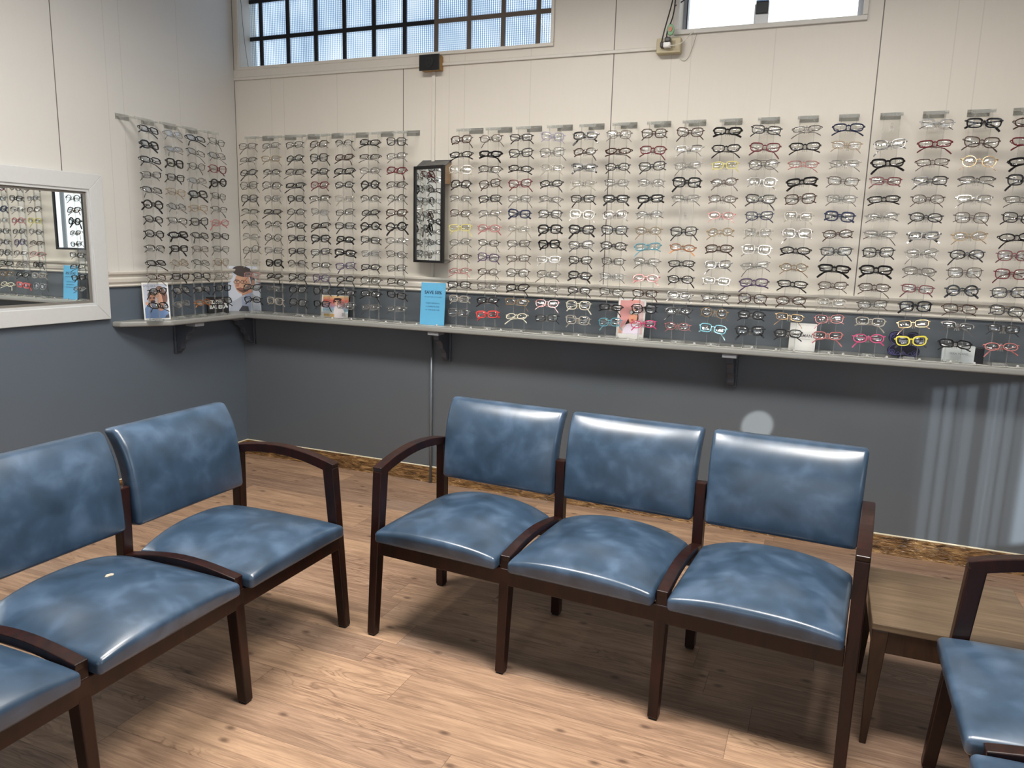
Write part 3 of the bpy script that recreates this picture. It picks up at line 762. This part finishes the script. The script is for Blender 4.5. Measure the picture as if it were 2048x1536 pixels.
me = bpy.data.meshes.new('more_eyeglasses'); stuff.to_mesh(me); stuff.free()
for m in stuff_mats: me.materials.append(m)
tag(obj('eyeglasses', me), 'small distant eyeglasses on the racks nearest the room corner', 'glasses', None, 'stuff')

# ------------------------------------------------------------------ acrylic racks
def make_rack():
    t = thing('eyeglass_rack', '', 'display rack', (0, 0, ZS), 0, 'acrylic eyeglass racks on the shelf')
    H = 2.028-ZS
    bm = NB(); bx(bm, -.030, .030, -.152, -.150, .012, H)
    obj('back_panel', mesh(bm, 'back_panel', M_ACR), t)
    for sg in (-1, 1):
        bm = NB(); bx(bm, sg*.0315-.0013, sg*.0315+.0013, -.157, -.147, .0, H-.002); obj('upright', mesh(bm, 'upright', M_ACR_U), t)
    bm = NB(); bx(bm, -.036, .036, -.185, -.130, .0005, .009); bx(bm, -.022, .022, -.180, -.158, .009, .015)
    ft = obj('foot', mesh(bm, 'rack_foot', M_ACR_E, bevel=.0015), t)
    for sg in (-1, 1):
        bm = NB(); sweep(bm, [(sg*.027, -.186, .006), (sg*.027, -.1875, .006)], .002, sides=8); obj('screw', mesh(bm, 'rack_screw', flat((60, 60, 60), .3, .6)), ft)
    # top bracket: slotted arm from the wall to the panel
    bm = NB(); a, b = H-.006, H+.03
    for x0, x1 in ((-.042, -.030), (.030, .042)):
        hexa(bm, [(x0, -.158, a), (x1, -.158, a), (x1, 0, b-.012), (x0, 0, b-.012)], [(x0, -.158, a+.006), (x1, -.158, a+.006), (x1, 0, b-.006), (x0, 0, b-.006)])
    bx(bm, -.042, .042, -.163, -.156, a-.004, a+.010); bx(bm, -.042, .042, -.003, 0, b-.03, b)
    bx(bm, -.030, .030, -.125, -.118, a+.003, a+.016)
    obj('top_bracket', mesh(bm, 'top_bracket', M_ACR_E), t)
    # nose rest
    bm = NB()
    hexa(bm, [(-.004, -.176, .000), (.004, -.176, .0), (.004, -.1525, -.006), (-.004, -.1525, -.006)], [(-.003, -.186, .016), (.003, -.186, .016), (.004, -.1525, .012), (-.004, -.1525, .012)])
    for sg in (-1, 0, 1):
        hexa(bm, [(sg*.009-.0028, -.176, -.019), (sg*.009+.0028, -.176, -.019), (sg*.009+.0028, -.172, -.019), (sg*.009-.0028, -.172, -.019)],
             [(sg*.003-.002, -.186, .004), (sg*.003+.002, -.186, .004), (sg*.003+.002, -.172, .004), (sg*.003-.002, -.172, .004)])
    nm = mesh(bm, 'nose_rest', M_ACR_N, bevel=.0008)
    for k in range(13): obj('nose_rest', nm, t, (0, 0, Z0-DZ*k-ZS-.004))
    return t
rack = make_rack()
for i, (xy, ang, codes, ph, sec) in enumerate(RACKS):
    t = rack if i == 0 else copy_tree(rack)
    t.location = (xy[0], xy[1], ZS); t.rotation_euler = (0, 0, ang)
    t['label'] = 'clear acrylic eyeglass display stand, the ' + ph.replace('rack ', 'one ')

# ------------------------------------------------------------------ cards on the shelf
class Card:
    def __init__(s, w, h, t=.003, board=(235, 234, 230), edge=None):
        s.bm = NB(); s.m = [flat(board, .5)]; s.w, s.h = w, h; s.y = -t/2; s.n = 0
        bx(s.bm, -w/2, w/2, -t/2, t/2, 0, h)
    def mi(s, c, rough=.4):
        m = flat(c, rough)
        if m not in s.m: s.m.append(m)
        return s.m.index(m)
    def lay(s): s.n += 1; return s.y-.00025*s.n
    def poly(s, c, pts):
        y = s.lay(); i = s.mi(c)
        vs = [s.bm.verts.new((x*s.w-s.w/2, y, z*s.h)) for x, z in pts]
        f = s.bm.faces.new(vs); f.material_index = i
    def rect(s, c, x0, x1, z0, z1): s.poly(c, [(x0, z0), (x1, z0), (x1, z1), (x0, z1)])
    def ell(s, c, cx, cz, rx, rz, rot=0, a0=0, a1=2*PI, n=24):
        pts = []
        for i in range(n if a1-a0 > 6.2 else n+1):
            a = a0+(a1-a0)*i/n; x, z = rx*math.cos(a), rz*math.sin(a)
            pts.append((cx+(x*math.cos(rot)-z*math.sin(rot)), cz+(x*math.sin(rot)+z*math.cos(rot))))
        s.poly(c, pts)
    def text(s, c, st, size, cx, z, bold=0, sx=1, align='CENTER'):
        text_into(s.bm, st, size, cx*s.w-s.w/2, z*s.h, s.lay(), s.mi(c), align, bold, sx)
    def make(s, name, label, cat, loc, rotz, lean=8, strut=True, group=None):
        bmesh.ops.recalc_face_normals(s.bm, faces=[f for f in s.bm.faces if len(f.verts) == 4 and f.material_index == 0][:6])
        me = bpy.data.meshes.new(name); s.bm.to_mesh(me); s.bm.free()
        for m in s.m: me.materials.append(m)
        o = thing(name, label, cat, loc, rotz, group)
        b = obj('printed_card', me, o); b.rotation_euler = (-math.radians(lean), 0, 0)
        if strut:
            bm = NB(); hh = s.h*.55; k = math.tan(math.radians(lean))*hh
            prism(bm, [(.003, .001), (k+.003, hh), (.05 if s.h > .1 else .035, .001)], lambda q, a, c: Vector((q, a, c)), -.012, .012)
            obj('easel_back', mesh(bm, 'easel_back', flat((205, 203, 198), .7)), o)
        return o
SK = (222, 168, 138); SK2 = (196, 140, 112)
# couple photo on left wall shelf (faces +x, towards the camera)
c = Card(.135, .205)
c.rect((198, 204, 220), .05, .95, .04, .96); c.text((120, 130, 160), 'WELLBEA', .016, .28, .88)
c.ell((120, 78, 62), .66, .76, .17, .15); c.ell((120, 78, 62), .78, .6, .16, .2)
c.ell(SK, .6, .68, .12, .13); c.poly((222, 168, 138), [(.5, .3), (.8, .3), (.72, .66), (.55, .6)])
c.ell((42, 34, 34), .34, .66, .15, .1); c.ell(SK2, .34, .58, .13, .12); c.ell((70, 44, 38), .38, .49, .09, .035)
c.poly((104, 134, 180), [(.05, .04), (.95, .04), (.95, .18), (.75, .3), (.5, .4), (.2, .44), (.05, .3)])
c.ell(SK, .2, .42, .12, .045, -.3); c.ell(SK2, .66, .33, .11, .1)
c.poly((60, 62, 76), [(.78, .04), (.95, .04), (.95, .14), (.84, .12)])
for x in (.28, .42): c.ell((60, 30, 30), x, .585, .05, .02)
c.make('photo_card', 'white bordered photo card of an embracing couple on the left shelf end', 'photo card', (.105, -.79, ZS), math.radians(58), 9)
# black logo block
c = Card(.125, .1, .02, (24, 24, 26)); c.text((232, 232, 230), 'EDDIE', .03, .42, .58, .0012, 1.0); c.text((232, 232, 230), 'BAUER', .03, .42, .28, .0012, .95)
c.poly((232, 232, 230), [(.78, .62), (.86, .62), (.97, .36), (.9, .3)]); c.poly((232, 232, 230), [(.9, .62), (.93, .62), (.82, .3), (.74, .3)])
c.make('brand_block', 'small black sign block with white lettering below the amber glasses', 'sign', (.075, -.30, ZS), math.radians(62), 6, False)
# large portrait in the corner
c = Card(.195, .285, .003, (206, 210, 220))
c.rect((204, 210, 222), 0, 1, 0, 1)
c.poly((172, 178, 190), [(.02, 0), (.98, 0), (.96, .26), (.8, .36), (.62, .44), (.3, .28), (.1, .2)])
c.poly((150, 160, 184), [(.42, .0), (.66, 0), (.72, .4), (.55, .34), (.4, .3)])
c.poly((150, 160, 184), [(.55, .22), (.78, .46), (.66, .44), (.5, .34)])
c.poly((186, 132, 104), [(.42, .34), (.74, .42), (.72, .62), (.4, .5)])
c.ell((206, 158, 128), .44, .62, .24, .24, -.12)
c.ell((52, 38, 32), .46, .88, .32, .12, -.1); c.poly((52, 38, 32), [(.5, .86), (.74, .92), (.84, .78), (.82, .62), (.72, .6), (.68, .76)])
c.ell((190, 138, 112), .78, .63, .05, .07)
c.poly((96, 66, 52), [(.24, .5), (.34, .44), (.46, .4), (.6, .44), (.7, .58), (.64, .6), (.5, .5), (.38, .52)])
c.ell((168, 96, 84), .38, .49, .08, .014); c.poly((176, 122, 98), [(.28, .66), (.36, .64), (.33, .54), (.24, .545)])
c.ell((40, 30, 28), .28, .68, .07, .016, -.1); c.ell((40, 30, 28), .48, .67, .07, .016, -.1)
for x in (.27, .48): c.ell((52, 40, 38), x, .645, .1, .042); c.ell((196, 150, 124), x, .645, .085, .032); c.ell((40, 30, 30), x, .648, .025, .013)
c.poly((44, 46, 54), [(.3, 0), (.62, 0), (.6, .1), (.42, .12)])
c.text((230, 232, 236), 'MODO', .018, .62, .2)
c.make('portrait_poster', 'tall portrait poster of a bearded man in glasses leaning in the corner', 'poster', (.085, -.075, ZS), math.radians(42), 6)
# sunset card
c = Card(.188, .135, .012, (24, 26, 28))
c.rect((236, 232, 226), 0, .985, 0, 1)
cols = [(226, 190, 140), (226, 150, 112), (212, 104, 94), (214, 116, 110), (216, 152, 162), (196, 164, 190), (160, 176, 200), (136, 176, 190), (190, 208, 214)]
for i, cc in enumerate(cols): c.rect(cc, .06, .985, .93-.085*(i+1)+.02, .97-.085*i)
c.ell((84, 40, 36), .58, .74, .15, .15); c.ell((226, 178, 152), .57, .68, .09, .13); c.ell((60, 34, 34), .6, .83, .14, .06)
for x in (.52, .62): c.ell((40, 30, 34), x, .72, .04, .03)
c.poly((222, 214, 216), [(.44, .0), (.96, 0), (.96, .12), (.74, .5), (.5, .52)]); c.rect((206, 170, 104), .12, .5, .02, .16)
for z in (.3, .26, .22): c.rect((196, 180, 178), .12, .46, z, z+.012)
c.rect((170, 168, 168), .78, .88, .08, .24)
c.make('gradient_card', 'sunset coloured promotional card with a dark haired figure on the shelf', 'photo card', (.795, -.105, ZS), math.radians(4), 7)
# SAVE 50% sign
c = Card(.152, .238, .003, (96, 172, 212))
NV = (24, 38, 64); NV2 = (46, 92, 128)
c.text(NV, 'SAVE 50%', .0255, .5, .735, .0006, 1.0); c.text(NV2, 'ON 2ND PAIR OF GLASSES', .0092, .5, .65)
c.text(NV2, 'WHEN ORDERING', .0105, .5, .5); c.text(NV2, 'A COMPLETE PAIR', .0105, .5, .42); c.text(NV2, 'AT THE SAME TIME', .0105, .5, .34)
c.make('sale_sign', 'bright blue SAVE 50% sign standing on the shelf below the framed mirror', 'sign', (1.462, -.115, ZS), math.radians(3), 5)
# woman in pink hat
c = Card(.145, .205, .003)
c.rect((222, 190, 190), .08, .94, .12, .95); c.rect((226, 150, 140), .4, .8, .9, .97)
c.poly((40, 30, 34), [(.12, .3), (.3, .34), (.6, .8), (.72, .78), (.78, .5), (.66, .4), (.5, .4)])
c.ell((224, 158, 128), .57, .56, .16, .2); c.poly((214, 150, 122), [(.46, .4), (.66, .42), (.64, .3), (.46, .28)])
c.poly((212, 150, 148), [(.08, .26), (.2, .28), (.42, .5), (.52, .72), (.56, .84), (.62, .9), (.45, .95), (.08, .95)])
c.poly((230, 220, 234), [(.24, .12), (.86, .12), (.84, .3), (.7, .38), (.4, .36), (.26, .24)])
c.poly((204, 156, 136), [(.08, .12), (.2, .12), (.22, .3), (.08, .26)])
for x in (.52, .68): c.ell((90, 84, 80), x, .66, .085, .06); c.ell((200, 200, 196), x, .66, .07, .048)
c.ell((176, 70, 72), .56, .47, .05, .018); c.ell((30, 24, 28), .74, .44, .03, .04)
c.make('fashion_card', 'white bordered card of a woman in a pink hat on the shelf', 'photo card', (2.607, -.105, ZS), math.radians(-1), 7)
# white CHARMANT card
c = Card(.118, .13, .003, (232, 232, 228)); c.text((84, 84, 86), 'CHARMANT', .0195, .5, .5, .0003); c.rect((170, 170, 168), .18, .8, .42, .432)
c.make('white_logo_card', 'plain white card with small grey lettering on the right shelf', 'sign', (3.438, -.1, ZS), math.radians(-3), 6)
# grey-white block with black end
c = Card(.125, .072, .03, (208, 214, 214)); c.text((110, 114, 118), 'VERA WANG', .0125, .52, .46)
o = c.make('white_logo_block', 'pale grey sign block with a black end at the far right shelf', 'sign', (4.085, -.105, ZS), math.radians(-2), 0, False)
bm = NB(); bx(bm, .063, .098, -.014, .014, 0, .07); obj('black_end', mesh(bm, 'black_end', flat((20, 20, 26), .4), bevel=.002), o)
# ornate butterfly plaque
bp = thing('butterfly_plaque', 'dark purple butterfly shaped plaque with scrollwork behind the yellow glasses', 'ornament', (3.868, -.118, ZS), math.radians(-3))
def but(th, k):
    r = .047*(1+.42*math.cos(2*th-.0)*0+.40*abs(math.cos(2*th))**.8*(1 if abs(math.cos(th)) > .3 else .5)+.10*math.cos(6*th))
    return (r*math.cos(th)*1.15*k, .068+r*math.sin(th)*1.0*k)
N = 60
ang = [2*PI*i/N for i in range(N)]
def wing(th):
    s, c_ = math.sin(th), math.cos(th)
    r = .032+.040*abs(math.sin(2*th))**.7
    return (1.12*r*c_, .062+.98*r*s*(1.05 if s > 0 else .95))
P_ = [wing(a) for a in ang]
bm = NB(); prism(bm, P_, lambda q, a, b: Vector((a, q, b)), -.003, .003); obj('plaque_body', mesh(bm, 'plaque_body', flat((18, 17, 38), .3), bevel=.001), bp)
bm = NB(); cx0, cz0 = 0, .062
sweep(bm, [(cx0+(x-cx0)*.88, -.0045, cz0+(z-cz0)*.88) for x, z in P_], .0014, .0012, up=(0, 1, 0), closed=True)
for sx in (-1, 1):
    for sz, z in ((1, .098), (-1, .028)):
        pts = [(sx*(.046+ .015*(1-i/22)*math.cos(i*.62)), -.0045, z+.015*(1-i/22)*math.sin(i*.62)*sz) for i in range(22)]
        sweep(bm, pts, .0011, .001, up=(0, 1, 0))
pts = [(-.05+.1*i/20, -.0045, .022+.007*math.sin(i*1.3)) for i in range(21)]
sweep(bm, pts, .0012, .001, up=(0, 1, 0))
obj('scrollwork', mesh(bm, 'scrollwork', flat((84, 80, 132), .3)), bp)
bm = NB(); bx(bm, -.02, .02, .003, .03, 0, .012); obj('stand', mesh(bm, 'plaque_stand', flat((26, 24, 52), .4)), bp)

# string of clear bead lights along the shelf front
xs = [.62, .70, .83, .97, 1.05, 1.20, 1.30, 1.40, 1.53, 1.62, 1.74, 1.84, 1.92, 2.04, 2.18, 2.27, 2.36, 2.47, 2.62, 2.79, 2.86, 2.95, 3.03, 3.13, 3.22, 3.33, 3.41, 3.56, 3.62, 3.72, 3.8, 3.93, 4.05, 4.14, 4.30, 4.4]
st = thing('bead_garland', 'string of clear beads on a thin cord lying along the shelf edge', 'garland', (0, 0, ZS))
rr = random.Random(5); pp = []
def gy(x): return -.186 if not any(abs(x-r[0][0]) < .06 for r in RACKS[4:]) else -.192
beads = []
for i, x in enumerate(xs):
    y = gy(x)-.0+rr.uniform(-.001, .001); beads.append((x, y)); pp.append((x, y, .0035))
    if i+1 < len(xs): pp.append(((x+xs[i+1])/2, -.1915+rr.uniform(-.001, .001), .0022))
cu = bpy.data.curves.new('bead_cord', 'CURVE'); cu.dimensions = '3D'; cu.bevel_depth = .0014; cu.bevel_resolution = 1
s = cu.splines.new('NURBS'); s.points.add(len(pp)-1); s.order_u = 3; s.use_endpoint_u = True
for a, b in zip(s.points, pp): a.co = (*b, 1)
cu.materials.append(flat((214, 212, 204), .4)); obj('cord', curve_mesh(cu, 'bead_cord'), st)
bm = NB(); bmesh.ops.create_uvsphere(bm, u_segments=12, v_segments=8, radius=.0068); bead = mesh(bm, 'bead', M_BEAD, True)
for x, y in beads: obj('bead', bead, st, (x, y+.003, .0073))

# ------------------------------------------------------------------ ceiling lights
DIFF = [glow('dim_diffuser', (1.0, .95, .88), 2.0), glow('diffuser_glow', (1.0, .95, .88), 5)]
for (x, y, glo) in ((1.85, -2.1, 1), (3.7, -2.3, 1), (1.85, -4.9, 0), (3.7, -4.9, 0)):
    t = thing('ceiling_light', 'white recessed fluorescent ceiling light above the waiting area', 'ceiling light', (x, y, ZC), 0, 'ceiling lights')
    bm = NB(); picture2 = ((-.62, .62, -.32, -.30), (-.62, .62, .30, .32), (-.62, -.60, -.30, .30), (.60, .62, -.30, .30))
    for a in picture2: bx(bm, a[0], a[1], a[2], a[3], -.03, 0)
    obj('frame', mesh(bm, 'fixture_frame', M_WHITE), t)
    bm = NB(); bx(bm, -.6, .6, -.3, .3, -.024, -.014); obj('diffuser', mesh(bm, 'diffuser', DIFF[glo]), t)

# daylight entering through the shop windows
def area(name, loc, rot, sx, sy, power, col):
    l = bpy.data.lights.new(name, 'AREA'); l.shape = 'RECTANGLE'; l.size = sx; l.size_y = sy; l.energy = power; l.color = col
    o = bpy.data.objects.new(name, l); COL.objects.link(o); o.location = loc; o.rotation_euler = rot; return o
area('daylight_side_window', (XR+.14, -4.0, 1.7), (0, PI/2, 0), 1.7, 2.7, 34, (.78, .88, 1.0))
area('daylight_front_window', (3.3, YF+.02, 1.55), (PI/2, 0, 0), 4.4, 1.8, 7, (.82, .9, 1.0))

# sun patch on the back wall: outside spot striped by an added gobo
def spot(name, loc, tgt, size, power, col, blend, rad):
    l = bpy.data.lights.new(name, 'SPOT'); l.energy = power; l.color = col; l.spot_size = math.radians(size); l.spot_blend = blend; l.shadow_soft_size = rad
    o = bpy.data.objects.new(name, l); COL.objects.link(o); o.location = loc
    o.rotation_euler = (Vector(tgt)-Vector(loc)).to_track_quat('-Z', 'Y').to_euler(); return o
spot('sun_glint', (9.5, -6.3, 1.75), (4.2, 0, .42), 7.4, 7000, (.86, .95, 1.0), .1, .022)
spot('wall_fleck_spot', (5.2, -5.2, 2.6), (3.262, 0, .565), 1.5, 3200, (1.0, .98, .9), .3, .01)  # added spot, only for the small bright fleck on the lower back wall
gobo = thing('sun_gobo', 'unseen strip gobo added to stripe the sun patch on the back wall', 'light gobo', (XR-.1, -2.6, 1.62))  # out of view, added only to shape the sun patch
bm = NB(); bx(bm, -.02, .02, -.62, .02, 0, .04); obj('gobo_bar', mesh(bm, 'gobo_bar', M_WHITE), gobo)
bm = NB(); bx(bm, -.003, .003, -.62, -.262, -.86, 0); bx(bm, -.003, .003, -.262, .02, -.375, 0); obj('gobo_edge', mesh(bm, 'gobo_edge', M_WHITE), gobo)  # solid pieces that crop the left and top of the patch
rr = random.Random(11); y = -.255
while y < .0:
    wd = rr.choice([.003, .005, .008, .012]); bm = NB(); bx(bm, -.002, .002, y, y+wd, -.84, -.37); obj('strip', mesh(bm, 'strip', M_WHITE), gobo); y += wd+rr.choice([.004, .006, .009, .012])

for x, y, pw in ((1.85, -2.1, 82), (3.7, -2.3, 78)):
    o = area('ceiling_lamp_glow', (x, y, ZC-.035), (0, 0, 0), 1.18, .58, pw, (1.0, .955, .895)); o.data.spread = math.radians(157)
# world
w = bpy.data.worlds.new('sky'); SC.world = w; w.use_nodes = True; nt = w.node_tree
bg = nt.nodes['Background']; bg.inputs[0].default_value = (.92, .96, 1, 1); bg.inputs[1].default_value = 1.6

# camera
cam = bpy.data.cameras.new('camera'); co = bpy.data.objects.new('camera', cam); COL.objects.link(co)
yaw, pit, rol, F = .3878, .1782, .0266, 1519.65
sy_, cy_, sp, cp = math.sin(yaw), math.cos(yaw), math.sin(pit), math.cos(pit)
f = Vector((-sy_*cp, cy_*cp, -sp)); r = Vector((cy_, sy_, 0)); u = r.cross(f)
r2 = r*math.cos(rol)+u*math.sin(rol); u2 = -r*math.sin(rol)+u*math.cos(rol)
m = Matrix.Identity(4)
for i in range(3): m[i][0], m[i][1], m[i][2], m[i][3] = r2[i], u2[i], -f[i], CAMP[i]
co.matrix_world = m; cam.sensor_width = 36; cam.lens = F/2048*36; cam.clip_start = .05
SC.camera = co
vs = SC.view_settings; SC.display_settings.display_device = 'sRGB'
vs.view_transform = 'Standard'; vs.look = 'None'; vs.gamma = 1; vs.use_curve_mapping = False; vs.exposure = 0.0
